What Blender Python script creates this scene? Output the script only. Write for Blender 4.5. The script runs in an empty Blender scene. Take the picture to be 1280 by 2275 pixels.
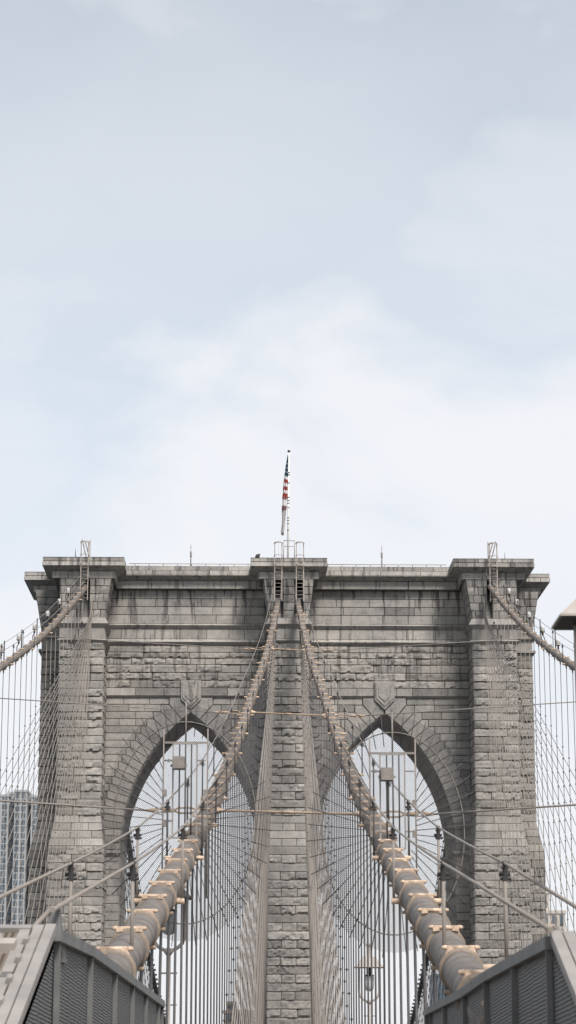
import bpy, math, random
from mathutils import Vector, Matrix, noise
random.seed(7)
C = bpy.context.scene.collection
R = math.radians
SC = bpy.context.scene

# ------------------------------------------------------------------ camera
F, CX, CY, YH = 4905.0, 640.0, 1137.5, 2280.0        # focal length / centre / horizon measured on the photo (1280 wide)
P = math.atan((YH - CY) / F)
cd = bpy.data.cameras.new('camera'); cam = bpy.data.objects.new('camera', cd); C.objects.link(cam)
cam.location = (0, 0, 0); cam.rotation_euler = (math.pi/2 + P, 0, 0)
cd.sensor_fit = 'HORIZONTAL'; cd.sensor_width = 20.25; cd.lens = 20.25 * F / 1280
cd.clip_start = 0.5; cd.clip_end = 20000
cd.dof.use_dof = True; cd.dof.focus_distance = 170; cd.dof.aperture_fstop = 6.0
SC.camera = cam

# ------------------------------------------------------------------ light
vs = SC.view_settings
vs.view_transform = 'Standard'; vs.look = 'None'; vs.gamma = 1; vs.use_curve_mapping = False; vs.exposure = 0.25
SUN_EL, SUN_AZ = R(50), R(156)      # azimuth measured from +Y clockwise: behind the camera, to its right
sd = bpy.data.lights.new('sun', 'SUN'); sd.energy = 3.4; sd.angle = R(17); sd.color = (1, .965, .925)
so = bpy.data.objects.new('sun', sd); C.objects.link(so)
sdir = Vector((math.sin(SUN_AZ)*math.cos(SUN_EL), math.cos(SUN_AZ)*math.cos(SUN_EL), math.sin(SUN_EL)))
so.rotation_euler = sdir.to_track_quat('Z', 'Y').to_euler(); so.location = (0, 0, 80)

W = bpy.data.worlds.new('World'); SC.world = W; W.use_nodes = True
nt = W.node_tree; nt.nodes.clear()
def N(t, typ, **kw):
    n = t.nodes.new(typ)
    for k, v in kw.items(): setattr(n, k, v)
    return n
def math_(t, op, a, b=None, c=None, clamp=False):
    n = t.nodes.new('ShaderNodeMath'); n.operation = op; n.use_clamp = clamp
    for i, s in enumerate((a, b, c)):
        if s is None: continue
        if isinstance(s, (int, float)): n.inputs[i].default_value = s
        else: t.links.new(s, n.inputs[i])
    return n.outputs[0]
def ramp(t, fac, stops, interp='LINEAR'):
    n = t.nodes.new('ShaderNodeValToRGB'); n.color_ramp.interpolation = interp
    e = n.color_ramp.elements
    while len(e) < len(stops): e.new(0.5)
    for i, (p, c) in enumerate(stops):
        e[i].position = p; e[i].color = (*c, 1) if len(c) == 3 else c
    t.links.new(fac, n.inputs[0]); return n.outputs[0]
def mapr(t, v, a, b, c=0., d=1., smooth=False):
    n = t.nodes.new('ShaderNodeMapRange'); n.clamp = True
    if smooth: n.interpolation_type = 'SMOOTHSTEP'
    t.links.new(v, n.inputs[0])
    for i, x in enumerate((a, b, c, d)): n.inputs[i+1].default_value = x
    return n.outputs[0]
def g(v): return (v, v, v)
tc = N(nt, 'ShaderNodeTexCoord'); sp = N(nt, 'ShaderNodeSeparateXYZ'); nt.links.new(tc.outputs['Generated'], sp.inputs[0])
sky = N(nt, 'ShaderNodeTexSky', sky_type='NISHITA', sun_disc=False, sun_elevation=SUN_EL, sun_rotation=SUN_AZ, dust_density=2.0, air_density=1.0)
bg1 = N(nt, 'ShaderNodeBackground'); bg1.inputs[1].default_value = 0.1; nt.links.new(sky.outputs[0], bg1.inputs[0])
# clouds in direction space: warped noise, a bank low in the sky, thin veil above
mp = N(nt, 'ShaderNodeMapping'); mp.inputs['Scale'].default_value = (1, 1, 1.7); nt.links.new(tc.outputs['Generated'], mp.inputs[0])
n1 = N(nt, 'ShaderNodeTexNoise'); n1.inputs['Scale'].default_value = 5.5; n1.inputs['Detail'].default_value = 9; n1.inputs['Roughness'].default_value = .52; n1.inputs['Distortion'].default_value = .25
nt.links.new(mp.outputs[0], n1.inputs['Vector'])
n2 = N(nt, 'ShaderNodeTexNoise'); n2.inputs['Scale'].default_value = 2.3; n2.inputs['Detail'].default_value = 5
nt.links.new(mp.outputs[0], n2.inputs['Vector'])
z = sp.outputs[2]; xx = sp.outputs[0]
nz = math_(nt, 'MULTIPLY', math_(nt, 'SUBTRACT', n1.outputs[0], 0.5), 0.42)
zz = math_(nt, 'SUBTRACT', math_(nt, 'ADD', z, nz), math_(nt, 'MULTIPLY', xx, 0.22))
bank = math_(nt, 'MULTIPLY', mapr(nt, zz, 0.31, 0.225, 0, 1, True), mapr(nt, n2.outputs[0], .33, .52, .55, 1, True))                       # the cloud bank
veil = mapr(nt, n2.outputs[0], 0.44, 0.68, 0, 1, True)
wisp = math_(nt, 'MULTIPLY', mapr(nt, n1.outputs[0], 0.50, 0.66, 0, 1, True), 0.42)
mask = math_(nt, 'MAXIMUM', bank, math_(nt, 'MAXIMUM', math_(nt, 'MULTIPLY', veil, .36), wisp))
base = ramp(nt, z, [(0.0, (.80, .85, .93)), (.28, (.655, .72, .80)), (.45, (.49, .545, .62)), (1.0, (.40, .47, .54))])
mx = N(nt, 'ShaderNodeMix', data_type='RGBA'); nt.links.new(mask, mx.inputs[0]); nt.links.new(base, mx.inputs[6])
mx.inputs[7].default_value = (.85, .855, .88, 1)
bg2 = N(nt, 'ShaderNodeBackground'); bg2.inputs[1].default_value = 0.945; nt.links.new(mx.outputs[2], bg2.inputs[0])
ms = N(nt, 'ShaderNodeMixShader'); ms.inputs[0].default_value = 0.9
nt.links.new(bg1.outputs[0], ms.inputs[1]); nt.links.new(bg2.outputs[0], ms.inputs[2])
wo = N(nt, 'ShaderNodeOutputWorld'); nt.links.new(ms.outputs[0], wo.inputs[0])

# ------------------------------------------------------------------ measuring helpers
cp, sn = math.cos(P), math.sin(P)
def T(px, py, Y):                    # the point at distance Y that the photo shows at px, py
    a, b = (px-CX)/F, (CY-py)/F
    d = Vector((a, cp - b*sn, sn + b*cp)); d *= Y/d.y
    return d
def proj(p):
    dep = p.y*cp + p.z*sn; up = -p.y*sn + p.z*cp
    return CX + F*p.x/dep, CY - F*up/dep
def zf(py, Y): return T(640, py, Y).z
def xf(px, py, Y): return T(px, py, Y).x

# ------------------------------------------------------------------ mesh builder
class MB:
    def __init__(s): s.v = []; s.f = []; s.m = []; s.t = []; s.sm = []
    def face(s, idx, m=0, t=1., sm=False): s.f.append(idx); s.m.append(m); s.t.append(t); s.sm.append(sm)
    def hexa(s, c, m=0, t=1.):       # 8 corners: bottom ring 0-3 (ccw seen from above), top ring 4-7
        b = len(s.v); s.v += [Vector(p) for p in c]
        for q in ((3,2,1,0),(4,5,6,7),(0,1,5,4),(1,2,6,5),(2,3,7,6),(3,0,4,7)): s.face([b+i for i in q], m, t)
    def box(s, x0, x1, y0, y1, z0, z1, m=0, t=1.):
        s.hexa([(x0,y0,z0),(x1,y0,z0),(x1,y1,z0),(x0,y1,z0),(x0,y0,z1),(x1,y0,z1),(x1,y1,z1),(x0,y1,z1)], m, t)
    def frus(s, a, b, z0, z1, m=0, t=1.):   # a, b = (x0,x1,y0,y1) lower and upper rectangles
        s.hexa([(a[0],a[2],z0),(a[1],a[2],z0),(a[1],a[3],z0),(a[0],a[3],z0),(b[0],b[2],z1),(b[1],b[2],z1),(b[1],b[3],z1),(b[0],b[3],z1)], m, t)
    def beam(s, p, q, w, h=None, m=0, up=(0,0,1)):
        p, q = Vector(p), Vector(q); h = h or w; d = (q-p).normalized()
        u = d.cross(Vector(up))
        if u.length < 1e-4: u = d.cross(Vector((1,0,0)))
        u.normalize(); v = u.cross(d)
        u *= w/2; v *= h/2; b = len(s.v)
        for c in (p, q): s.v += [c-u-v, c+u-v, c+u+v, c-u+v]
        for q4 in ((3,2,1,0),(4,5,6,7),(0,1,5,4),(1,2,6,5),(2,3,7,6),(3,0,4,7)): s.face([b+i for i in q4], m)
    def tube(s, pts, r, n=8, m=0, cap=True, closed=False):
        pts = [Vector(p) for p in pts]; k = len(pts); rs = r if isinstance(r, (list, tuple)) else [r]*k
        b = len(s.v); ref = None
        for i, p in enumerate(pts):
            if closed: d = pts[(i+1) % k] - pts[i-1]
            else: d = pts[min(i+1, k-1)] - pts[max(i-1, 0)]
            d.normalize()
            if ref is None:
                ref = Vector((0,0,1)) if abs(d.z) < .9 else Vector((1,0,0))
            u = d.cross(ref).normalized(); w = u.cross(d).normalized(); ref = w
            for j in range(n):
                a = 2*math.pi*(j+.5)/n; s.v.append(p + rs[i]*(math.cos(a)*u + math.sin(a)*w))
        for i in range(k if closed else k-1):
            for j in range(n):
                j2 = (j+1) % n; i2 = (i+1) % k
                s.face([b+i*n+j, b+i*n+j2, b+i2*n+j2, b+i2*n+j], m, 1., n > 4)
        if cap and not closed:
            s.face([b+j for j in range(n)][::-1], m); s.face([b+(k-1)*n+j for j in range(n)], m)
    def prism(s, poly, y0, y1, m=0, t=1.):   # polygon in x,z pushed along y
        n = len(poly); b = len(s.v)
        s.v += [Vector((x, y0, z)) for x, z in poly] + [Vector((x, y1, z)) for x, z in poly]
        s.face([b+i for i in range(n)], m, t); s.face([b+n+i for i in range(n)][::-1], m, t)
        for i in range(n):
            j = (i+1) % n; s.face([b+j, b+i, b+n+i, b+n+j], m, t)
    def lathe(s, prof, c, n=12, m=0, ph=0.):    # prof: (r, z)
        b = len(s.v); c = Vector(c)
        for r, z in prof:
            for j in range(n):
                a = 2*math.pi*j/n + ph; s.v.append(c + Vector((r*math.cos(a), r*math.sin(a), z)))
        for i in range(len(prof)-1):
            for j in range(n):
                j2 = (j+1) % n; s.face([b+i*n+j, b+i*n+j2, b+(i+1)*n+j2, b+(i+1)*n+j], m, 1., n > 6)
        s.face([b+j for j in range(n)][::-1], m); s.face([b+(len(prof)-1)*n+j for j in range(n)], m)
    def patch(s, c00, c10, c11, c01, nrm, rough=.1, bulge=.03, t=1., res=.17, m=0, gap=.085):
        """one stone face: bilinear grid on 4 corners, sunk joint round it, broken surface inside"""
        c00, c10, c11, c01, nrm = map(Vector, (c00, c10, c11, c01, nrm))
        w = ((c10-c00).length + (c11-c01).length)/2; h = ((c01-c00).length + (c11-c10).length)/2
        nx = max(4, min(30, round(w/res))); nz_ = max(4, round(h/res))
        e = .032
        us = [0, e/w] + [e/w + (1-2*e/w)*i/(nx-2) for i in range(1, nx-2)] + [1-e/w, 1]
        ws = [0, e/h] + [e/h + (1-2*e/h)*i/(nz_-2) for i in range(1, nz_-2)] + [1-e/h, 1]
        sd_ = Vector((random.random()*50, random.random()*50, random.random()*50))
        tu, tv, b0 = random.uniform(-.3, .3), random.uniform(-.1, .3), random.uniform(.15, .5)
        cut = random.uniform(-.2, .3); under = random.uniform(.02, .07) if random.random() < .8 else .15
        b = len(s.v); L = len(us)
        for iz, v in enumerate(ws):
            for ix, u in enumerate(us):
                p = (c00*(1-u)+c10*u)*(1-v) + (c01*(1-u)+c11*u)*v
                if iz in (0, len(ws)-1) or ix in (0, L-1): o = -gap
                elif rough < .012: o = bulge
                else:
                    q = p + sd_
                    a = noise.noise(q*1.1); c_ = noise.noise(q*2.9); d_ = noise.noise(q*6.5)
                    o = bulge + rough*(b0 + .45*a + .5*c_ + .35*d_ + tu*(u-.5) + tv*(v-.5))
                    if a + .5*c_ < cut - .4: o -= rough*.4
                    edge = min(1, min(u*w, (1-u)*w, (1-v)*h)/.16)
                    o = max(0.0, o)*(.25+.75*edge) + .004 + rough*.3*(1-v)
                    if v*h < under*(.35 + 1.1*noise.noise(q*Vector((1.9, 1.9, .2)))) and rough > .03: o = min(o, -.01)
                s.v.append(p + nrm*o)
        for i in range(len(ws)-1):
            for j in range(L-1):
                s.face([b+i*L+j, b+i*L+j+1, b+(i+1)*L+j+1, b+(i+1)*L+j], m, t)
    def build(s, name, mats, parent=None, loc=None):
        me = bpy.data.meshes.new(name)
        off = Vector((0,0,0))
        if parent is not None: off = Vector(parent.get('_o', (0,0,0)))
        if loc is not None: off = Vector(loc)
        me.from_pydata([tuple(Vector(v)-off) for v in s.v], [], s.f)
        if not isinstance(mats, (list, tuple)): mats = [mats]
        for m in mats: me.materials.append(m)
        me.polygons.foreach_set('material_index', s.m); me.polygons.foreach_set('use_smooth', s.sm)
        if True:
            at = me.attributes.new('tint', 'FLOAT', 'FACE'); at.data.foreach_set('value', s.t)
        me.update()
        o = bpy.data.objects.new(name, me); C.objects.link(o)
        if parent is not None: o.parent = parent
        elif loc is not None: o.location = off
        if parent is not None and parent.type == 'MESH' : pass
        return o
TH = 0.020; PIV = Vector((0, 184, 0))      # the tower is turned a degree to the cables
def rot(p):
    q = Vector(p) - PIV; return PIV + Matrix.Rotation(TH, 3, 'Z') @ q
def tag(o, label, cat, group=None):
    o['label'] = label; o['category'] = cat
    if group: o['group'] = group
    return o
def thing(name, label, cat, base=(0,0,0), group=None, on_tower=False):
    o = bpy.data.objects.new(name, None); C.objects.link(o); o.empty_display_size = .2
    base = Vector(base); o['_o'] = tuple(base)
    o.location = rot(base) if on_tower else base
    if on_tower: o.rotation_euler = (0, 0, TH)
    tag(o, label, cat, group); return o
def struct(name, mb, mat):
    o = mb.build(name, mat); o['kind'] = 'structure'; return o
def sub(mb, name, mats, parent):           # child of a mesh part: the part sits at its thing's origin
    root = parent
    while root.parent: root = root.parent
    o = mb.build(name, mats, None); off = Vector(root['_o'])
    for v in o.data.vertices: v.co -= off
    o.parent = parent; return o
ORD = ['zeroth','first','second','third','fourth','fifth','sixth','seventh','eighth','ninth','tenth','eleventh','twelfth','thirteenth','fourteenth','fifteenth','sixteenth','seventeenth','eighteenth','nineteenth']
def ordn(n):
    if n < 20: return ORD[n]
    tens = ['', '', 'twenty', 'thirty', 'forty', 'fifty', 'sixty', 'seventy'][n//10]
    return (tens[:-1] + 'ieth') if n % 10 == 0 else tens + '-' + ORD[n % 10]

# ------------------------------------------------------------------ materials
def mat(name, col, rough=.7, metal=0., var=.12, scale=6., bump=0., spec=.35, tint=False, coord='Object'):
    m = bpy.data.materials.new(name); m.use_nodes = True; t = m.node_tree
    b = t.nodes['Principled BSDF']; b.inputs['Roughness'].default_value = rough; b.inputs['Metallic'].default_value = metal
    b.inputs['Specular IOR Level'].default_value = spec
    tcn = N(t, 'ShaderNodeTexCoord'); no = N(t, 'ShaderNodeTexNoise'); no.inputs['Scale'].default_value = scale; no.inputs['Detail'].default_value = 6
    t.links.new(tcn.outputs[coord], no.inputs['Vector'])
    c = ramp(t, no.outputs[0], [(.3, tuple(x*(1-var) for x in col)), (.7, tuple(min(1, x*(1+var)) for x in col))])
    t.links.new(c, b.inputs['Base Color'])
    if bump:
        bp = N(t, 'ShaderNodeBump'); bp.inputs['Strength'].default_value = bump; bp.inputs['Distance'].default_value = .02
        t.links.new(no.outputs[0], bp.inputs['Height']); t.links.new(bp.outputs[0], b.inputs['Normal'])
    return m
def stone(name, col, streak=0., zr=None, fine=1.):
    m = bpy.data.materials.new(name); m.use_nodes = True; t = m.node_tree; b = t.nodes['Principled BSDF']
    b.inputs['Roughness'].default_value = .93; b.inputs['Specular IOR Level'].default_value = .15
    ge = N(t, 'ShaderNodeNewGeometry')
    def noi(sc, det, vec=(1,1,1), ro=.6):
        mpn = N(t, 'ShaderNodeMapping'); mpn.inputs['Scale'].default_value = vec; t.links.new(ge.outputs['Position'], mpn.inputs[0])
        n = N(t, 'ShaderNodeTexNoise'); n.inputs['Scale'].default_value = sc; n.inputs['Detail'].default_value = det; n.inputs['Roughness'].default_value = ro
        t.links.new(mpn.outputs[0], n.inputs['Vector']); return n.outputs[0]
    big = noi(.22, 5); mid = noi(1.6, 6); sm = noi(9*fine, 4, ro=.75)
    v = math_(t, 'ADD', math_(t, 'MULTIPLY', big, .5), math_(t, 'ADD', math_(t, 'MULTIPLY', mid, .45), math_(t, 'MULTIPLY', sm, .75)))
    c = ramp(t, mapr(t, v, .6, 1.1), [(0, tuple(x*.42 for x in col)), (.45, col), (.62, (col[0]*1.08, col[1]*1.05, col[2]*1.0)), (1, tuple(x*1.5 for x in col))])
    at = N(t, 'ShaderNodeAttribute'); at.attribute_name = 'tint'
    m1 = N(t, 'ShaderNodeMix', data_type='RGBA', blend_type='MULTIPLY'); m1.inputs[0].default_value = 1
    t.links.new(c, m1.inputs[6])
    cb = N(t, 'ShaderNodeCombineColor')
    for i in range(3): t.links.new(at.outputs['Fac'], cb.inputs[i])
    t.links.new(cb.outputs[0], m1.inputs[7]); out = m1.outputs[2]
    if streak:                       # soot and lime runs, vertically drawn
        s1 = noi(1.0, 6, (2.6, 2.6, .22)); 
        k = mapr(t, s1, .52, .62, 0, streak, True)
        if zr:
            sp_ = N(t, 'ShaderNodeSeparateXYZ'); t.links.new(ge.outputs['Position'], sp_.inputs[0])
            k = math_(t, 'MULTIPLY', k, mapr(t, math_(t, 'ADD', sp_.outputs[2], math_(t, 'MULTIPLY', math_(t, 'SUBTRACT', mid, .5), 5)), zr[0], zr[1], .12, 1, True))
        m2 = N(t, 'ShaderNodeMix', data_type='RGBA', blend_type='MULTIPLY'); t.links.new(k, m2.inputs[0]); t.links.new(out, m2.inputs[6])
        m2.inputs[7].default_value = (.28, .28, .29, 1); out = m2.outputs[2]
    t.links.new(out, b.inputs['Base Color'])
    bp = N(t, 'ShaderNodeBump'); bp.inputs['Strength'].default_value = .6; bp.inputs['Distance'].default_value = .04
    t.links.new(math_(t, 'ADD', mid, sm), bp.inputs['Height']); t.links.new(bp.outputs[0], b.inputs['Normal'])
    return m
zTOP = zf(1250, 183)
GR = stone('granite_rock_faced', (.312, .293, .272), .7, (zf(1700,181), zf(1400,181)))
LS = stone('limestone_ashlar', (.318, .300, .281), 1.0, (zf(1420,181), zf(1290,181)), 1.)
CO = stone('cornice_stone', (.35, .330, .308), .6)
JT = stone('core_masonry', (.20, .19, .18))
M_cable = mat('cable_wrap_paint', (.185, .158, .138), .68, 0, .36, 3, .3)
M_band = mat('band_paint', (.28, .22, .17), .6, 0, .15, 20)
M_lug = mat('lug_ochre_paint', (.60, .445, .325), .65, 0, .38, 12, .4)
M_sock = mat('socket_ochre_paint', (.42, .31, .22), .65, 0, .25, 25, .3)
M_rope = mat('stay_paint', (.27, .235, .205), .65, 0, .12, 8)
M_frame = mat('barrier_paint', (.25, .22, .195), .65, 0, .15, 8)
M_ring = mat('ring_paint', (.20, .175, .155), .65, 0, .1, 8)
M_susp = mat('suspender_paint', (.075, .07, .07), .6, 0, .15, 8)
M_dark = mat('clamp_dark', (.045, .04, .04), .6, 0, .2, 20)
M_steel = mat('painted_steel_beige', (.40, .35, .31), .6, 0, .12, 6)
M_grey = mat('painted_steel_grey', (.16, .155, .15), .6, 0, .1, 5)
M_pgrey = mat('painted_frame_pale', (.31, .282, .26), .6, 0, .16, 3)
M_white = mat('white_paint', (.80, .79, .77), .5, 0, .05, 4)
M_red = mat('flag_red', (.34, .06, .05), .85, 0, .15, 12)
M_blue = mat('flag_blue', (.035, .09, .14), .85, 0, .15, 12)
M_cloth = mat('flag_white', (.75, .74, .74), .85, 0, .08, 12)
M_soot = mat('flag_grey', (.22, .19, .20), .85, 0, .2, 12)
M_glass = mat('lamp_glass', (.5, .5, .49), .25, 0, .05, 4, 0, .5)
M_opal = mat('opal_glass', (.62, .60, .57), .3, 0, .04, 4, 0, .5)

# ------------------------------------------------------------------ setting
mb = MB(); mb.box(-9000, 9000, -9000, 9000, -46, -45)
wat = mat('river_water', (.04, .05, .055), .5, 0, .2, .05, .3, .2, coord='Object'); struct('water', mb, wat)
mb = MB(); mb.box(-2500, 2500, 620, 4000, -45.5, -41)
struct('ground', mb, mat('shore_ground', (.16, .155, .15), .9, 0, .2, .02))
def zdeck(Y): return -1.7 - .03*max(Y, 0)
for nm, xa, xb, dz, th, mt in (('promenade', -2.2, 2.2, 0, .15, mat('walkway_boards', (.25, .22, .19), .85, 0, .2, 2)),
                               ('roadway', -15.8, 15.8, -5.2, .6, mat('asphalt', (.06, .06, .06), .9, 0, .15, 1))):
    mb = MB()
    for ya, yb in ((-40, 0), (0, 210), (210, 330)):
        za, zb = zdeck(ya)+dz, zdeck(yb)+dz
        mb.hexa([(xa,ya,za-th),(xb,ya,za-th),(xb,yb,zb-th),(xa,yb,zb-th),(xa,ya,za),(xb,ya,za),(xb,yb,zb),(xa,yb,zb)])
    if nm == 'promenade':
        struct(nm, mb, mt)
    else: struct(nm, mb, mt)

# ------------------------------------------------------------------ the tower
tower = thing('bridge_tower', 'tall weathered granite bridge tower with two pointed arches and heavy cornice', 'tower', (0, 184, zdeck(180)-5), None, True)
ZB = -26.0                                   # the masonry carries on below the view
FU, FL, WP, SP_ = 181.0, 180.5, 184.6, 186.2     # front planes: upper buttress, lower buttress, wall, side buttress
def rt(a=.16): return random.gauss(1, a*1.05) if random.random() > .14 else random.uniform(.66, .84)
def clampt(v): return max(.62, min(1.32, v))
def courses(mb, rows, y, xl, xr, pattern='rand', rough=.1, tv=.12, L=1.7, bulge=.03, base=1., res=.17, nrm=(0,-1,0)):
    """rows of z values; xl(z), xr(z) give the ends; front facing -Y at y(z)"""
    for i in range(len(rows)-1):
        z0, z1 = rows[i], rows[i+1]
        w = xr(z0)-xl(z0)
        if pattern == 'shaft':
            fr = [0, 1] if i % 2 else [0, .33+random.uniform(-.03,.03), .67+random.uniform(-.03,.03), 1]
        elif pattern == 'duo':
            a = random.uniform(.42, .6); fr = [0, a, 1] if i % 2 else [0, a*.5, a*.5+.45, 1]
        elif pattern == 'one': fr = [0, 1]
        else:
            xs = [0.]; 
            while xs[-1] < w: xs.append(xs[-1] + L*random.uniform(.55, 1.45))
            if w - xs[-2] < L*.4 and len(xs) > 2: xs.pop(-2)
            xs[-1] = w; fr = [a/w for a in xs]
        for a, b in zip(fr[:-1], fr[1:]):
            X = lambda f, z: xl(z) + f*(xr(z)-xl(z))
            r = rough*random.uniform(.7, 1.3)
            if rough > .05 and random.random() < .18: r = .02
            mb.patch((X(a,z0), y(z0), z0), (X(b,z0), y(z0), z0), (X(b,z1), y(z1), z1), (X(a,z1), y(z1), z1), nrm, r, bulge, clampt(base*rt(tv)), res)
def side_courses(mb, rows, x, y0, y1, sgn, rough=.08, base=1.):
    for i in range(len(rows)-1):
        z0, z1 = rows[i], rows[i+1]
        f = [0, .5, 1] if i % 2 else [0, .3, .75, 1]
        for a, b in zip(f[:-1], f[1:]):
            ya, yb = y0+(y1-y0)*a, y0+(y1-y0)*b
            q = [(x(z0), ya, z0), (x(z0), yb, z0), (x(z1), yb, z1), (x(z1), ya, z1)]
            if sgn < 0: q = [q[1], q[0], q[3], q[2]]
            mb.patch(*q, (sgn, 0, 0), rough*random.uniform(.6, 1.3), .03, clampt(base*rt(.1)), .25)
def rowsz(pys, Y): return [zf(p, Y) for p in sorted(pys, reverse=True)]
def even(z0, z1, h):
    n = max(1, round((z1-z0)/h)); return [z0+(z1-z0)*i/n for i in range(n+1)]
const = lambda v: (lambda z: v)
def lin(za, a, zb, b): return lambda z: a + (b-a)*(z-za)/(zb-za)

zL1, zL0 = zf(1812, FU), zf(1880, FL)        # weathering (smooth offset) between the upper and lower shafts
zSt = zf(1427, FU)                           # top of rock-faced work
zS2 = zf(1372, FU); zFr = zf(1287, FU)       # flare from string course to frieze
# measured half widths of the three front buttresses, (inner, outer) distance from the axis
bu = dict(side=((15.32, 18.96), (15.05, 19.5)), mid=((-1.62, 1.62), (-1.74, 1.74)))
def front_buttress(name, sgn, up, lo, flare, label=None):
    """up/lo = x ranges above and below the offset; flare = x range at the frieze"""
    def rg(r): a, b = sorted((r[0]*sgn, r[1]*sgn)); return a, b
    up, lo, flare = rg(up), rg(lo), rg(flare)
    mb = MB()
    pat = 'shaft' if abs(lo[0]+lo[1]) < .1 else 'rand'
    L = 1.9
    xb0, xb1 = lo[0]-.25*(lo[0] != 0), lo[1]+.25
    lo_rows = even(zf(2300, FL), zL0, .675); lo_rows = [lo_rows[0]-.675*k for k in range(12, 0, -1)] + lo_rows
    up_rows = even(zL1, zSt, .655)
    courses(mb, lo_rows, const(FL), const(lo[0]), const(lo[1]), pat, .15, .08, L, res=.12)
    off_rows = even(zL0, zL1, .64)
    courses(mb, off_rows, lin(zL0, FL, zL1, FU), lin(zL0, lo[0], zL1, up[0]), lin(zL0, lo[1], zL1, up[1]), pat, .01, .07, L, base=1.12)
    courses(mb, up_rows, const(FU), const(up[0]), const(up[1]), pat, .15, .08, L, res=.12)
    dep = WP - .02
    for s_, e in ((-1, 0), (1, 1)):
        side_courses(mb, lo_rows, const(lo[e]), FL, dep, s_)
        side_courses(mb, up_rows, const(up[e]), FU, dep, s_)
        side_courses(mb, off_rows, lin(zL0, lo[e], zL1, up[e]), FU, dep, s_, .01, 1.08)
    # core
    mb.box(lo[0]+.092, lo[1]-.092, FL+.092, WP+1, ZB, zL0-.06, 1)
    mb.frus((lo[0]+.1, lo[1]-.1, FL+.1, WP+1), (up[0]+.1, up[1]-.1, FU+.1, WP+1), zL0-.06, zL1, 1)
    mb.box(up[0]+.095, up[1]-.095, FU+.095, WP+1, zL1, zSt, 1)
    return mb.build(name, [GR, JT], tower), up, flare
def string_and_head(sgn, up, flare, slots, mid=False):
    """two string courses with a smooth band between, then the flared head with its cable slots"""
    mb = MB()
    zs = [zSt, zf(1420, FU), zf(1396, FU), zS2]
    mb.frus((up[0]-.02, up[1]+.02, FU-.02, WP), (up[0]-.28, up[1]+.28, FU-.28, WP), zs[0]-.16, zs[0]+.12)
    mb.frus((up[0]-.28, up[1]+.28, FU-.28, WP), (up[0]-.05, up[1]+.05, FU-.05, WP), zs[0]+.12, zs[1])
    courses(mb, [zs[1], zs[2]], const(FU-.02), const(up[0]-.04), const(up[1]+.04), 'rand', .005, .06, 1.6, base=1.05)
    side_courses(mb, [zs[1], zs[2]], const(up[0]-.04), FU, WP, -1, .005); side_courses(mb, [zs[1], zs[2]], const(up[1]+.04), FU, WP, 1, .005)
    mb.box(up[0]+.02, up[1]-.02, FU+.04, WP, zs[1]-.02, zs[2], 1)
    mb.frus((up[0]-.02, up[1]+.02, FU-.04, WP), (up[0]-.34, up[1]+.34, FU-.34, WP), zs[2]-.02, zs[2]+.32)
    mb.frus((up[0]-.34, up[1]+.34, FU-.34, WP), (up[0]-.05, up[1]+.05, FU-.1, WP), zs[2]+.32, zs[2]+.85)
    o1 = mb.build('string_course', [LS, JT], tower)
    mb = MB(); z0 = zs[2]+.85
    rows = even(z0, zFr, .66)
    ylin = lin(z0, FU, zFr, FU-.3)
    segs = []; xs = [up[0]] ; 
    lft = lin(z0, up[0], zFr, flare[0]); rgt = lin(z0, up[1], zFr, flare[1])
    bounds = [lft]
    for a, b in slots: bounds += [const(a), const(b)]
    bounds += [rgt]
    for k in range(0, len(bounds), 2):
        l, r = bounds[k], bounds[k+1]
        zlow = z0
        courses(mb, rows, ylin, l, r, 'duo' if r(z0)-l(z0) > 1 else 'one', .035, .10, 1.6, base=.98)
        side_courses(mb, rows, l, FU, WP, -1, .02); side_courses(mb, rows, r, FU, WP, 1, .02)
        mb.hexa([(l(z0)+.092, FU+.092, z0), (r(z0)-.092, FU+.092, z0), (r(z0)-.092, WP, z0), (l(z0)+.092, WP, z0),
                 (l(zFr)+.092, FU-.24, zFr), (r(zFr)-.092, FU-.24, zFr), (r(zFr)-.092, WP, zFr), (l(zFr)+.092, WP, zFr)], 1)
    o2 = mb.build('flared_head', [LS, JT], tower)
    for a, b in slots:
        sdm = MB(); c_ = (a+b)/2; hw_ = (b-a)/2-.03
        sdm.hexa([(c_-hw_, FU+.35, z0), (c_+hw_, FU+.35, z0), (c_+hw_, WP, z0), (c_-hw_, WP, z0), (c_-hw_, FU+1.1, z0+2.5), (c_+hw_, FU+1.1, z0+2.5), (c_+hw_, WP, z0+2.5), (c_-hw_, WP, z0+2.5)])
        sdm.build('cable_saddle', M_grey, tower)
    return o1, o2
def pair(r, s): a, b = sorted((r[0]*s, r[1]*s)); return a, b
XO = 16.85                                   # outer cable distance from the axis at the tower
for sgn in (-1, 1):
    o, up, fl = front_buttress('buttress', sgn, bu['side'][0], bu['side'][1], (14.77, 19.1))
    string_and_head(sgn, up, fl, [pair((XO-.28, XO+.2), sgn)])
o, up, fl = front_buttress('buttress', 1, bu['mid'][0], bu['mid'][1], (-2.1, 2.1))
string_and_head(1, up, fl, [(-1.22, -.46), (.46, 1.22)], True)

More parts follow.
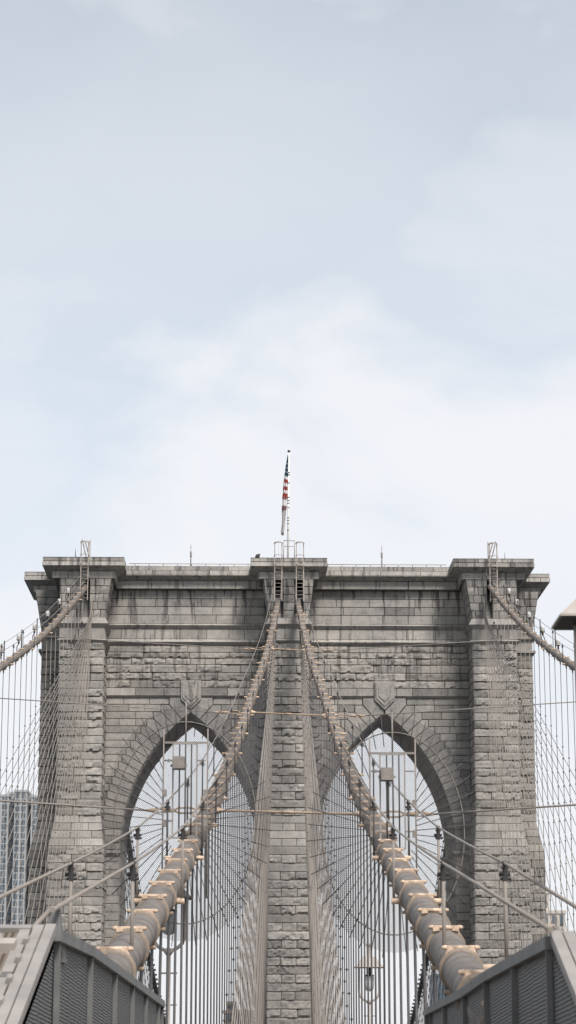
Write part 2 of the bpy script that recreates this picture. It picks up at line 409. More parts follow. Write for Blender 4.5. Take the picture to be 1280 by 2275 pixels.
# side buttresses (set back, at the flanks) 
for sgn in (-1, 1):
    mb = MB()
    def rg(a, b): return sorted((a*sgn, b*sgn))
    lo = rg(18.6, 21.5); upx = rg(18.0, 20.92)
    lr = even(-7, zL0, .675); ur = even(zL1, zSt, .655)
    courses(mb, lr, const(SP_-.3), const(lo[0]), const(lo[1]), 'rand', .15, .12, 1.5, base=.9)
    courses(mb, even(zL0, zL1, .64), lin(zL0, SP_-.3, zL1, SP_), lin(zL0, lo[0], zL1, upx[0]), lin(zL0, lo[1], zL1, upx[1]), 'rand', .012, .08, 1.6)
    courses(mb, ur, const(SP_), const(upx[0]), const(upx[1]), 'rand', .15, .12, 1.5, base=.9)
    so_ = (lo[1], upx[1]) if sgn > 0 else (lo[0], upx[0])
    side_courses(mb, lr, const(so_[0]), SP_-.3, 194, sgn); side_courses(mb, ur, const(so_[1]), SP_, 194, sgn)
    mb.box(lo[0]+.092, lo[1]-.092, SP_-.2, 194, ZB, zL0, 1); mb.frus((lo[0]+.092, lo[1]-.092, SP_-.2, 194), (upx[0]+.092, upx[1]-.092, SP_+.095, 194), zL0, zL1, 1)
    mb.box(upx[0]+.092, upx[1]-.092, SP_+.095, 194, zL1, zSt, 1)
    mb.build('side_buttress', [GR, JT], tower)
    mb = MB()
    zs = [zf(1427, FU), zf(1420, FU), zf(1396, FU), zf(1372, FU)]
    e = .28
    mb.box(upx[0]-e, upx[1]+e, SP_-e, 194+e, zs[0], zs[0]+.2); mb.box(upx[0]-.03, upx[1]+.03, SP_-.05, 194, zs[0]+.2, zs[2])
    mb.box(upx[0]-e, upx[1]+e, SP_-e, 194+e, zs[2], zs[2]+.22)
    z0 = zs[2]+.22; f2 = rg(18.2, 21.6)
    ro = even(z0, zFr, .66)
    courses(mb, ro, lin(z0, SP_, zFr, SP_-.3), lin(z0, upx[0], zFr, f2[0]), lin(z0, upx[1], zFr, f2[1]), 'duo', .03, .08, 1.6, base=.9)
    k = 1 if sgn > 0 else 0
    side_courses(mb, ro, lin(z0, upx[k], zFr, f2[k]), SP_, 194, sgn, .02)
    mb.frus((upx[0]+.092, upx[1]-.092, SP_+.092, 194), (f2[0]+.092, f2[1]-.092, SP_-.2, 194), z0, zFr, 1)
    mb.build('side_head', [LS, JT], tower)

# walls with pointed arches
AX, A0, RISE = 8.14, 5.75, 0
zSp = zf(1888, WP); zAp = zf(1586, WP); hh = zAp - zSp
cc = (hh*hh - A0*A0)/(2*A0); RR = cc + A0
def xin(z, r=RR): return math.sqrt(max(0, r*r-(z-zSp)**2)) - cc if z > zSp else r - cc
zBand0, zBand1 = zf(1550, WP), zf(1529, WP)
TK = 1.75
WB = WP + 8.6
for sgn in (-1, 1):
    wl, wr = sorted((1.55*sgn, 15.4*sgn)); ax = AX*sgn
    # body: strips beside the opening
    body = MB(); n = 26
    zs = [ZB] + [zSp + hh*math.sin(math.pi/2*i/n) for i in range(n+1)]
    for i in range(len(zs)-1):
        z0, z1 = zs[i], zs[i+1]
        a0, a1 = xin(max(z0, zSp)), xin(z1)
        body.hexa([(wl, WP+.095, z0), (ax-a0, WP+.095, z0), (ax-a0, WB, z0), (wl, WB, z0), (wl, WP+.095, z1), (ax-a1, WP+.095, z1), (ax-a1, WB, z1), (wl, WB, z1)])
        body.hexa([(ax+a0, WP+.095, z0), (wr, WP+.095, z0), (wr, WB, z0), (ax+a0, WB, z0), (ax+a1, WP+.095, z1), (wr, WP+.095, z1), (wr, WB, z1), (ax+a1, WB, z1)])
    body.box(wl, wr, WP+.095, WB, zs[-1], zf(1285, WP))
    body.build('wall_core', JT, tower)
    # soffit stones lining the arch, seen in the thickness of the wall
    sof = MB()
    prev = None
    zz_ = [zf(2300, WP)+.8*i for i in range(-8, 40)]; zz_ = [q for q in zz_ if q < zSp-.3] + [zSp + hh*math.sin(R(90)*i/20) for i in range(21)]
    for z0, z1 in zip(zz_[:-1], zz_[1:]):
        for s_ in (-1, 1):
            x0, x1 = ax+s_*(xin(z0)-.03), ax+s_*(xin(z1)-.03)
            nr = Vector((-s_*(z1-z0), 0, -(abs(x0-ax)-abs(x1-ax)))).normalized()
            st = random.random()*1.2
            ys = [WP+.02, WP+1.0+st, WP+3.4+st, WP+5.7+st, WB]
            for ya, yb in zip(ys[:-1], ys[1:]):
                q = [(x0, ya, z0), (x0, yb, z0), (x1, yb, z1), (x1, ya, z1)]
                if s_ > 0: q = [q[1], q[0], q[3], q[2]]
                sof.patch(*q, nr, .004, .02, clampt(.92*rt(.06)), .5, gap=.03)
    sof.build('arch_soffit', [GR], tower)
    # spandrel courses and voussoirs
    vo = MB(); sps = {-1: MB(), 1: MB()}
    rowz = even(zSp-.0, zBand0, .612)
    ro_ = RR+TK
    def joint(z): 
        th = math.asin(min(1, (z-zSp)/ro_)); return (math.cos(th)*ro_-cc, z), (math.cos(th)*RR-cc, math.sin(th)*RR+zSp)
    for s_ in (-1, 1):
        lim = 15.3*sgn if s_*sgn > 0 else 1.62*sgn
        lim2 = abs(lim-ax)
        for i in range(len(rowz)-1):
            z0, z1 = rowz[i], rowz[i+1]
            (po0, pz0), (pi0, iz0) = joint(z0); (po1, _), (pi1, iz1) = joint(z1)
            po0c = min(po0, lim2); last = i == len(rowz)-2
            # spandrel blocks between the buttress and the stepped edge
            if lim2 - po0c > .25:
                a, b = sorted((ax+s_*po0c, ax+s_*lim2))
                courses(sps[s_], [z0, z1], const(WP), const(a), const(b), 'rand', .014, .10, 2.0, .02, res=.3)
            g_ = .06
            nj = 2
            pts = [(pi0, iz0), (po0c, z0), (po0c, z1)]
            if po1 < po0c: pts.append((min(po1, lim2), z1))
            if not last:
                if pi1 > .02 and iz1 < zAp: pts.append((pi1, iz1))
                else: pts += [(0, z1), (0, zAp)]
            else: pts += [(0, z1), (0, zAp)] 
            if pi0 <= 0.02 or iz0 >= zAp: pts = [(0, z0), (po0c, z0), (po0c, z1), (0, z1)]
            cxm = sum(p[0] for p in pts)/len(pts); czm = sum(p[1] for p in pts)/len(pts)
            pts = [(x+(cxm-x)*g_, z_+(czm-z_)*g_*1.6) for x, z_ in pts]
            pts = [(ax+s_*x, z_) for x, z_ in pts]
            if s_ > 0: pass
            else: pts = pts[::-1]
            dz_ = random.uniform(0, .03)
            vo.prism(pts, WP-.13-dz_, WP+.3, 0, clampt(1.0*rt(.09)))
            # (voussoirs are cut from the same stone as the wall, a little proud of it)
    # below the springing: plain jamb blocks and the impost
    for s_ in (-1, 1):
        lim = 15.3*sgn if s_*sgn > 0 else 1.72*sgn
        a, b = sorted((ax+s_*A0, lim))
        sp1 = MB(); courses(sp1, even(-8, zSp-.3, .68), const(WP), const(a), const(b), 'one', .02, .08, 1.2, .02, base=.95, res=.3)
        sp1.build('jamb', [LS, JT], tower); im = MB(); im.frus((a+.02, b-.02, WP-.02, WB), (a-.25, b+.05, WP-.3, WB), zSp-.62, zSp-.3); im.box(a-.25, b+.05, WP-.3, WB, zSp-.3, zSp-.06); im.build('impost', CO, tower)
    # rock faced courses above the band, band, strings, ashlar
    rk = MB(); l_, r_ = sorted((1.62*sgn, 15.3*sgn))
    courses(rk, rowsz([1435, 1450, 1463, 1477, 1495, 1512, 1529], WP), const(WP), const(l_), const(r_), 'rand', .13, .08, 3.3, res=.11)
    rk.build('rock_faced_courses', [GR], tower)
    for q_ in sps.values(): q_.build('spandrel', [LS, JT], tower)
    vo.build('voussoirs', LS, tower)
    bd = MB(); 
    courses(bd, [zBand0+.12, zBand1-.02], const(WP-.1), const(l_), const(r_), 'rand', .005, .07, 2.4, .02, res=.3, base=1.05)
    bd.box(l_, r_, WP-.0, WP+.1, zBand0+.12, zBand1-.02, 1); bd.frus((l_, r_, WP-.1, WP+.1), (l_, r_, WP-.24, WP+.1), zBand0-.04, zBand0+.11); 
    bd.build('band_course', [LS, JT], tower)
    ash = MB()
    z_a, z_b, z_c, z_d = zf(1428, WP), zf(1421, WP), zf(1399, WP), zf(1390, WP)
    ash.frus((l_, r_, WP, WP+.2), (l_, r_, WP-.3, WP+.2), zf(1435, WP)+.02, z_a); ash.frus((l_, r_, WP-.3, WP+.2), (l_, r_, WP-.04, WP+.2), z_a, z_b)
    courses(ash, [z_b, z_c], const(WP-.05), const(l_), const(r_), 'rand', .005, .07, 2.2, .02, res=.3, base=1.1)
    ash.box(l_, r_, WP, WP+.2, z_b, z_c, 1)
    ash.frus((l_, r_, WP-.03, WP+.2), (l_, r_, WP-.34, WP+.2), z_c+.01, z_c+.3); ash.frus((l_, r_, WP-.34, WP+.2), (l_, r_, WP-.02, WP+.2), z_c+.3, z_d+.12)
    ash.build('wall_string_course', [CO, JT], tower)
    up_ = MB()
    courses(up_, [z_d+.12] + rowsz([1367, 1349, 1331, 1312], WP) + [zf(1308, WP)+.1], const(WP), const(l_), const(r_), 'rand', .016, .08, 3.0, .02, res=.3)
    up_.build('ashlar_wall', [LS, JT], tower)
    fz = MB()
    fa, fb = sorted((1.9*sgn, 14.6*sgn))
    z4, z5 = zf(1309, WP-.6), zf(1291, WP-.6)
    courses(fz, [z4, z5], const(WP-.6), const(fa), const(fb), 'rand', .006, .07, 2.3, .02, res=.3, base=1.1)
    fz.box(fa, fb, WP-.5, WP+.2, z4+.02, z5, 1)
    fz.build('frieze', [CO, JT], tower)
    cn = MB(); z6, z7, z8 = zf(1279.5, WP-1.3), zf(1268, WP-1.3), zf(1259, WP-1.1)
    cn.frus((fa, fb, WP-.62, WP+.5), (fa, fb, WP-1.25, WP+.5), z5+.01, z6)
    cn.box(fa, fb, WP-1.3, WP+.5, z6, z6+.03)
    courses(cn, [z6+.03, z7], const(WP-1.3), const(fa), const(fb), 'rand', .006, .1, 2.6, .02, res=.3, base=1.15)
    cn.box(fa, fb, WP-1.2, WB, z6+.03, z7, 1)
    courses(cn, [z7+.01, z8], const(WP-1.15), const(fa), const(fb), 'rand', .006, .12, 2.2, .02, res=.3, base=1.0)
    cn.box(fa, fb, WP-1.05, WB, z7, z8-.02, 1); cn.box(fa, fb, WP-1.15, WB, z8-.02, z8+.02)
    cn.build('wall_cornice', [CO, JT], tower)
    ks = MB(); kz0, kz1, kz2 = zf(1577, WP), zf(1555, WP), zf(1513, WP); kw = .84
    def shield(w, t_, dz=0): return [(ax-w, kz2-dz), (ax-w, kz1+t_), (ax, kz0+t_*2.2), (ax+w, kz1+t_), (ax+w, kz2-dz)]
    ks.prism(shield(kw, 0), WP-.32, WP+.2); ks.prism(shield(kw-.14, .12, .15), WP-.40, WP-.3); ks.prism(shield(kw-.34, .3, .38), WP-.46, WP-.38)
    ks.build('keystone', CO, tower)

def cap(xa, xb, y0, yb, pys, over, yo=0):
    """cornice over a buttress head: frieze, raked soffit, two-course slab"""
    (zfr0, zfr1, zs0, zs1, zs2) = pys; cn = MB()
    fx0, fx1 = xa+over, xb-over
    for (a, b, y, z0, z1, bs) in ((fx0, fx1, y0+.75, zfr0, zfr1, 1.05), (xa, xb, y0, zs0, zs1, 1.2), (xa+.03, xb-.03, y0+.04, zs1+.015, zs2, 1.08)):
        courses(cn, [z0, z1], const(y), const(a), const(b), 'rand', .006, .09, 1.7, .02, res=.3, base=bs)
        side_courses(cn, [z0, z1], const(a), y, yb, -1, .005); side_courses(cn, [z0, z1], const(b), y, yb, 1, .005)
        cn.box(a+.09, b-.09, y+.09, yb, z0+.005, z1, 1)
    cn.frus((fx0+.01, fx1-.01, y0+.76, yb), (xa+.06, xb-.06, y0+.06, yb), zfr1+.005, zs0)
    cn.frus((xa, xb, y0, yb), (xa+.9, xb-.9, y0+1.2, yb), zs2+.01, zs2+.14)
    return cn.build('cornice', [CO, JT], tower)
CP = [zf(1286.5, 180.7), zf(1270.5, 180.7), zf(1259, 180), zf(1249, 180), zf(1240, 180)]
cap(-20.46, -13.7, 179.9, WP+2, CP, .78); cap(13.7, 20.46, 179.9, WP+2, CP, .78); cap(-3.19, 3.19, 179.9, WP+2, CP, .68)
CS = CP
for s_ in (-1, 1):
    a, b = sorted((18.3*s_, 22.5*s_)); cap(a, b, 185.4, 194.5, [q-.15 for q in CS], .78)
mb = MB(); mb.box(-20.5, 20.5, WP+1.9, 194.4, zSt-1, CP[4]-.35); mb.build('roof_core', JT, tower)

# ------------------------------------------------------------------ main cables
def hz(Y):                               # height of the near cables, a parabola
    return -6.266e-4*((181+70)**2-(Y+70)**2)
zSad = zf(1338, 181)
KX = [(-10, 1.75), (20, 1.86), (27, 1.94), (40, 2.08), (58, 2.19), (88, 2.2), (118, 1.99), (149, 1.39), (178, .89), (190, .8)]
def xi(Y):
    for (a, b), (c, d) in zip(KX[:-1], KX[1:]):
        if a <= Y <= c:
            i = KX.index((a, b)); t = (Y-a)/(c-a)
            m0 = (d-b) if i == 0 else (d - KX[i-1][1])/(c-KX[i-1][0])*(c-a)
            m1 = (d-b) if i+2 >= len(KX) else (KX[i+2][1]-b)/(KX[i+2][0]-a)*(c-a)
            return (2*t**3-3*t*t+1)*b + (t**3-2*t*t+t)*m0 + (-2*t**3+3*t*t)*d + (t**3-t*t)*m1
    return KX[0][1]
dzc = zSad
def ci(Y, s): return Vector((s*xi(Y), Y, hz(Y)+dzc))
def co(Y, s): return Vector((s*XO, Y, hz(Y)+dzc+.95+.4*max(0,(Y-150)/31)))
CR = .212
SPC = 2.85
def band(cab, f, Y, s, r, side=1, n=18, big=1.):
    p = f(Y, s); d = (f(Y+.3, s)-f(Y-.3, s)).normalized()
    u = d.cross(Vector((0,0,1))).normalized(); w = u.cross(d)
    m = MB()
    hw = .03*big
    prof = [(-hw*1.0, r-.004), (-hw*.9, r+.038), (-hw*.5, r+.04), (-hw*.4, r+.03), (hw*.4, r+.03), (hw*.5, r+.04), (hw*.9, r+.038), (hw*1.0, r-.004)]
    b = len(m.v)
    for o_, rr in prof:
        for j in range(n):
            a = 2*math.pi*j/n; m.v.append(p + d*o_ + rr*(math.cos(a)*u+math.sin(a)*w))
    for i in range(len(prof)-1):
        for j in range(n): j2 = (j+1) % n; m.face([b+i*n+j, b+i*n+j2, b+(i+1)*n+j2, b+(i+1)*n+j], 0, 1, True)
    ro = sub(m, 'cable_band', M_band, cab)
    L = MB()
    top = p + w*(r+.06)
    jit = random.uniform(-.02, .02)
    k = r*.9*big
    top = p + w*(r+.035)
    L.tube([top-u*k*.78+d*jit, top+u*k*.78+d*jit], .027*big, 8)
    for e in (-1, 1):                       # raised shoulders with nuts at both ends of the bolt
        L.beam(top+u*e*k*.42+d*jit-w*.01, top+u*e*k*.84+d*jit-w*.02, .058*big, .058*big)
        L.tube([top+u*e*k*.8, top+u*e*k*.98, top+u*e*k*1.12], [.03, .027, .017], 6)
        L.beam(top+u*e*k*.70-w*.02, top+u*e*k*.86-w*.10, .042, .045, 0, tuple(d))
    sub(L, 'bolt_lug', M_lug, ro)
    return p, d, u, w
def off(e, s, Y, inner):
    if not inner: return e*.36
    t = max(0, min(1, (36.5-Y)/10.5))
    return s*(.42+.18*t) if e == s else -s*(.32-.2*t)
def cable(s, f, y0, y1, nm, yb0, yb1):
    inner = f is ci
    cab = thing('main_cable', nm, 'cable', f(y1, s), 'main suspension cables')
    m = MB(); ys = []; y = y0
    while y < y1: ys.append(y); y += 1.6
    ys.append(y1)
    m.tube([f(y, s) for y in ys], CR, 22); body = m.build('cable_wrap', M_cable, cab)
    y = yb0; k = 0
    while y < yb1:
        p, d, u, w = band(cab, f, y, s, CR)
        # hanger socket under the band
        q = MB(); q.beam(p-w*CR, p-w*(CR+.08), .12, .09, 0, (0,1,0)); q.tube([p-w*(CR+.06), p-Vector((0,0,CR+.26))], [.06, .036], 8)
        q.tube([p-w*(CR+.03)-u*.19, p-w*(CR+.03)+u*.19], .027, 6)
        sub(q, 'hanger_socket', M_sock, cab)
        y += SPC; k += 1
    # hand ropes and their posts
    for e in (-1, 1):
        m = MB()
        pts = []
        y = 26.0 if inner else yb0-9
        if inner:
            if e == s: pts.append(T(-60, 2022, 16.5) if s < 0 else T(1340, 2052, 16.5))
            else: pts.append(T(117, 2022, 15.5) if s < 0 else T(1224, 2066, 14))
        while y < y1-1: pts.append(f(y, s)+Vector((off(e, s, y, inner), 0, 1.12))); y += 2.625
        pts.append(f(y1-1, s)+Vector((off(e, s, 170, inner)*.8, 0, 1.7)))
        m.tube(pts, .019, 6); sub(m, 'hand_rope', M_rope, body)
    yp = 26.0
    while yp < y1-3:
        if yp > yb0-5:
            for e in (-1, 1):
                p = f(yp, s); m = MB()
                ox = off(e, s, yp, inner); t_ = p+Vector((ox, 0, 1.12)); q = p+Vector((ox, 0, -.12))
                m.tube([q, t_-Vector((0,0,.1))], .023, 8, 0)
                m.beam(t_-Vector((0,0,.2)), t_+Vector((0,0,.02)), .055, .06, 1); m.tube([t_-Vector((.07,0,.13)), t_+Vector((.06,0,-.13))], .024, 6, 1)
                m.tube([t_-Vector((.05,0,.18)), t_+Vector((.07,0,-.18))], .016, 6, 1); m.tube([t_-Vector((.045,0,.04)), t_+Vector((.045,0,-.04))], .03, 6, 0)
                m.tube([p+Vector((ox*.4,0,-.08)), q+Vector((ox*.12,0,.04))], .05, 8, 2)
                sub(m, 'rope_post', [M_rope if yp < 40 else M_susp, M_dark, M_lug], body)
        yp += 10.5
    return cab
cl = {}
cl['LI'] = cable(-1, ci, 8, 181.5, 'thick banded main cable left of the promenade, rising to the tower centre', 21.9, 178)
cl['RI'] = cable(1, ci, 8, 181.5, 'thick banded main cable right of the promenade, rising to the tower centre', 19.2, 178)
cl['LO'] = cable(-1, co, 70, 181.5, 'leftmost main cable, climbing from the left edge to the tower corner', 118, 178)
cl['RO'] = cable(1, co, 70, 181.5, 'rightmost main cable, climbing from the right edge to the tower corner', 118, 178)

# far side cables behind the tower
def cf(Y, s): 
    t = (Y-194)/(330-194); return Vector((s*XO, Y, 34*(1-t)**1.0 - 2.6*t + (-5.0*4*t*(1-t))))
for s, w_ in ((-1, 'left'), (1, 'right')):
    fc = thing('far_cable', 'dark ragged cable seen far behind the tower through the %s arch' % w_, 'cable', cf(330, s), 'cables beyond the tower')
    m = MB(); m.tube([cf(194+4*i, s) for i in range(35)], .3, 12); m.build('cable_wrap', M_susp, fc)
    m = MB()
    for i in range(58):
        y = 196+2.3*i; p = cf(y, s); m.beam(p+Vector((-.5,0,.28)), p+Vector((.5,0,.28)), .2, .25); m.beam(p+Vector((0,0,.3)), p+Vector((0,0,-.6)), .2, .3)
    m.build('band_row', M_dark, fc)

# ------------------------------------------------------------------ stays and suspenders
def stay_pts(s, inner, L):
    if inner: a = Vector((s*(1.0), 180.3, zSad+.25)); Yb = 180-L; b = Vector((s*max(2.12, xi(Yb)-.04), Yb, zdeck(Yb)-3))
    else: a = Vector((s*(XO-.5), 180.5, zSad+.3)); Yb = 180-L; b = Vector((s*(XO-.05), Yb, zdeck(Yb)-3))
    return a, b
stays = {}
for s in (-1, 1):
    for inner in (True, False):
        lst = []
        k = 0
        for L in [4.2+(4.7 if inner else 4.6)*i for i in range(26 if inner else 24)]:
            k += 1
            a, b = stay_pts(s, inner, L)
            a = a + Vector((-s*.035*(k % 3), 0, -.07*k)); lst.append((a, b))
            m = MB(); m.tube([a, b], .026 if inner else .024, 5)
            lab = '%s diagonal stay rope out from the tower, fanning under the %s %s cable' % (ordn(k), 'left' if s < 0 else 'right', 'inner' if inner else 'outer')
            o = m.build('diagonal_stay', M_rope, None, b); tag(o, lab, 'stay rope', 'diagonal stays fanning from the tower')
        stays[(s, inner)] = lst
def hanger(p, zbot, r, crosses, lab, mt, grp, xb=None):
    q = Vector((p.x if xb is None else xb, p.y, zbot)); m = MB(); m.tube([p, q], r, 6)
    for zc in crosses:
        c = p.lerp(q, (p.z-zc)/(p.z-q.z))
        m.tube([c-Vector((0,0,.05)), c+Vector((0,0,.05))], r+.012, 5, 1); m.tube([c-Vector((.07,0,0)), c+Vector((.07,0,0))], .016, 4, 1)
    o = m.build('suspender_rope', [mt, M_dark], None, q); tag(o, lab, 'suspender rope', grp)
for s in (-1, 1):
    for inner in (True, False):
        f = ci if inner else co; y = (21.9 if s < 0 else 19.2) if inner else 118; k = 0; kb = 0
        while y < 178:
            p = f(y, s); p.z -= CR+.25
            cr = []
            for a, b in stays[(s, inner)]:
                if b.y < y < a.y-.5:
                    zc = b.z + (a.z-b.z)*(y-b.y)/(a.y-b.y)
                    if zdeck(y) < zc < p.z: cr.append(zc)
            sd_ = 'left' if s < 0 else 'right'
            k += 1
            if inner:
                if y < 49.5: lab = '%s vertical suspender rope from the %s covered end of the %s inner cable' % (ordn(k), 'near', sd_); kb = k
                else: lab = '%s vertical suspender rope beyond the %s climbing barrier, under the %s inner cable' % (ordn(k-kb), sd_, sd_)
            else: lab = '%s thin suspender rope before the tower, hanging from the %s outer cable' % (ordn(28-k), sd_)
            hanger(p, zdeck(y)-2, .024 if inner else .02, cr, lab, M_susp if y < 80 else (M_rope if y > 150 else M_susp), 'suspenders under the %s %s cable' % (sd_, 'inner' if inner else 'outer'), s*max(2.12, abs(p.x)) if inner else None)
            y += SPC
    # beyond the tower, through the arch
    k = 0
    for i in range(8, 52):
        y = 196+2.3*i; p = cf(y, s); k += 1
        if p.z < 0: break
        cr = [p.z*q for q in (.15, .32, .5, .66, .82)]
        hanger(p, zdeck(210)-3, .035, cr, '%s dark suspender rope behind the tower, seen through the %s arch' % (ordn(k), 'left' if s < 0 else 'right'), M_dark, 'suspenders behind the tower')
    for k in range(1, 15):
        a = Vector((s*XO, 195, 33)); yb = 215+8.5*k; b = Vector((s*XO, yb, -8))
        m = MB(); m.tube([a, b], .035, 5); o = m.build('far_stay', M_dark, None, b)
        tag(o, '%s dark diagonal rope behind the tower, crossing the %s arch view' % (ordn(k), 'left' if s < 0 else 'right'), 'stay rope', 'diagonal ropes behind the tower')

# heavier pipes running beside the inner suspenders down the shaft
for s in (-1, 1):
    for j, dx in enumerate((0.0, .3)):
        a = Vector((s*(1.0+dx), 179.5, zSad-1.2)); b = Vector((s*(2.3+dx), 170-8*j, zdeck(150)-3))
        m = MB(); m.tube([a, b], .085-.03*j, 8)
        o = m.build('conduit_pipe', M_steel, None, b); tag(o, '%s pale pipe running down beside the central shaft on the %s' % ('thicker' if j == 0 else 'thinner', 'left' if s < 0 else 'right'), 'pipe', 'pale pipes beside the central shaft')

# ------------------------------------------------------------------ cross ties between the cables
def tie(yl, yr, zl_off, label, rb, wires):
    a = ci(yl, -1)+Vector((.28, 0, zl_off)); b = ci(yr, 1)+Vector((-.28, 0, zl_off))
    t = thing('cross_tie', label, 'tie rod', (a+b)/2, 'cross ties between the cables')
    m = MB(); n = 60
    for_ = [a.lerp(b, i/n) for i in range(n+1)]
    m.tube(for_, [rb*(1.0 if i % 2 else .86) for i in range(n+1)], 8); m.build('rod', M_sock, t)
    c = (a+b)/2; u = (b-a).normalized(); m = MB(); m.tube([c-u*.19, c+u*.19], rb*1.35, 8); m.tube([c-u*.2, c+u*.2], rb*1.2, 8); m.build('sleeve', M_sock, t)
    for q, e, sg in ((a, -1, -1), (b, 1, 1)):
        m = MB(); m.tube([q-u*e*.02, q-u*e*.22], [rb*2.2, rb*1.1], 8); m.tube([q+u*e*.0, q-u*e*.06], rb*2.6, 8); m.build('socket', M_lug, t)
        qo = q + Vector((e*.56, 0, 0)); fy = yl if e < 0 else yr
        end = co(fy, sg)+Vector((-e*.3, 0, 0)) if fy > 70 else Vector((sg*(XO-.3), fy, co(fy, sg).z))
        m = MB()
        for h_ in (-.07, .07): m.tube([qo, qo+Vector((e*.15, 0, h_)), qo+Vector((e*.5, 0, h_)), qo+Vector((e*.62, 0, 0))], .026, 6)
        m.tube([qo+Vector((e*.6, 0, 0)), qo+Vector((e*.95, 0, 0))], [.05, .075], 8); m.tube([qo+Vector((e*1.1, 0, 0)), qo+Vector((e*1.4, 0, 0))], [.075, .03], 8)
        for h_ in (-.05, .05): m.tube([qo+Vector((e*.9, 0, h_)), qo+Vector((e*1.15, 0, h_))], .02, 6)
        m.build('turnbuckle', M_sock, t)
        m = MB(); m.tube([qo+Vector((e*1.35, 0, 0)), end], .026, 6); m.build('wire', M_rope, t)
tie(60.3, 58.8, .12, 'nearest and thickest cross tie between the inner cables, below the arch heads', .036, 1)
tie(109.5, 107.5, .1, 'middle cross tie between the inner cables, level with the arch tips', .045, 1)
tie(149, 148, .1, 'highest and farthest cross tie between the inner cables, below the stone string course', .045, 1)

# ------------------------------------------------------------------ climbing barriers (fans) on the inner cables
def fan(s, Y, cx, cy, label):
    c = T(cx, cy, Y); k = Y/F*1.0
    rx, rz = 157*k, 222*k
    t = thing('climbing_barrier', label, 'barrier', ci(Y, s), 'climbing barriers on the inner cables')
    gx0, gx1 = c.x-.50, c.x+.50; gz1 = c.z+rz*.79; gz0 = c.z-rz*.16
    if 1:
        m = MB(); m.tube([c+Vector((rx*math.cos(a), .02, rz*math.sin(a))) for a in [2*math.pi*i/72 for i in range(72)]], .015, 6, closed=True)
        m.build('ring', M_ring, t)
    n = 46
    for i in range(n):
        a = 2*math.pi*(i+.5)/n; d = Vector((rx*math.cos(a), 0, rz*math.sin(a)))
        f0 = max(.30, .5/abs(d.x) if abs(d.x) > .5 and d.z > -rz*.5 else .30)
        if abs(math.cos(a)) < .3 and math.sin(a) > 0: f0 = .86
        m = MB(); m.tube([c+d*f0, c+d*(1.2+.03*(i % 2))], .0095, 5)
        m.build('spike', M_susp, t)
    for dx_, top_ in ((-.5, 1.12), (.5, 1.12)):
        m = MB(); m.tube([(c.x+dx_, Y, c.z-rz*.75), (c.x+dx_, Y, c.z+rz*(.93 if dx_ > 0 else .93))], .018, 6); m.build('upright', M_frame, t)
    m = MB(); m.beam((c.x-.5, Y, gz1), (c.x+.5, Y, gz1), .035, .045); m.tube([(c.x, Y, gz1), (c.x, Y, c.z+rz*1.2)], .02, 6); m.build('lintel', M_frame, t)
    # gate
    ga, gb = c.x-.28, c.x+.26; m = MB()
    z0, z1 = gz0, gz1-.03
    for p, q in (((ga, z0), (gb, z0)), ((gb, z0), (gb, z1)), ((gb, z1), (ga, z1)), ((ga, z1), (ga, z0))): m.beam((p[0], Y-.05, p[1]), (q[0], Y-.05, q[1]), .035, .035)
    gt = m.build('gate', M_pgrey, t)
    m = MB()
    for f_ in (.27, .52, .77): m.tube([(ga+(gb-ga)*f_, Y-.05, z0), (ga+(gb-ga)*f_, Y-.05, z1)], .017, 6)
    sub(m, 'gate_bars', M_susp, gt)
    m = MB()
    for zz2 in (.82, .18): m.tube([(ga-.2, Y-.06, z0+(z1-z0)*zz2), (ga+.02, Y-.06, z0+(z1-z0)*zz2)], .02, 6); m.beam((ga-.1, Y-.1, z0+(z1-z0)*zz2), (ga-.1, Y, z0+(z1-z0)*zz2), .06, .06); m.tube([(gb, Y-.06, z0+(z1-z0)*zz2), (gb+.2, Y-.06, z0+(z1-z0)*zz2)], .016, 6)
    sub(m, 'hinge', M_frame, gt)
    m = MB(); bx = ga+.14
    zt = z1-.33; m.box(bx-.13, bx+.13, Y-.42, Y-.08, zt-.27, zt); m.beam((bx-.19, Y-.25, zt-.19), (bx+.19, Y-.25, zt-.19), .05)
    sub(m, 'lock_box', M_frame, gt)
    for e in (-1, 1):
        m = MB(); m.box(c.x+e*.46-.045, c.x+e*.46+.045, Y-.12, Y-.03, c.z+.25*rz, c.z+.25*rz+.15); m.box(c.x+e*.46-.045, c.x+e*.46+.045, Y-.12, Y-.03, c.z-.05*rz, c.z-.05*rz+.15)
        m.build('bracket', M_frame, t)
    # woven wire: two families of diagonal wires clipped to an oval
    m = MB(); RX, RZ = rx*1.17, rz*1.17; pitch = .034; wr_ = .0028
    for fam in (-1, 1):
        q = -4.0
        while q < 4.0:
            # line: points (u, q + fam*u*1.0)
            A = 1/RX**2+1/RZ**2; B = 2*fam*q/RZ**2; Cc = q*q/RZ**2-1; D = B*B-4*A*Cc
            if D > 0:
                u0, u1 = (-B-math.sqrt(D))/(2*A), (-B+math.sqrt(D))/(2*A)
                p0 = Vector((c.x+u0, Y+.04+.004*fam, c.z+q+fam*u0)); p1 = Vector((c.x+u1, Y+.04+.004*fam, c.z+q+fam*u1))
                dd = (p1-p0).normalized(); nn = Vector((-dd.z, 0, dd.x))*wr_
                b = len(m.v); m.v += [p0-nn, p1-nn, p1+nn, p0+nn, p0+Vector((0,wr_*2,0)), p1+Vector((0,wr_*2,0))]
                m.face([b, b+1, b+2, b+3]); m.face([b+3, b+2, b+5, b+4]); m.face([b+1, b, b+4, b+5])
            q += pitch*math.sqrt(2)
    m.build('wire_mesh', M_susp, t)
    return t
fan(-1, 50, 411, 1826, 'round wire mesh climbing barrier with gate, on the left inner cable')
fan(1, 48.5, 874, 1850, 'round wire mesh climbing barrier with gate, on the right inner cable')

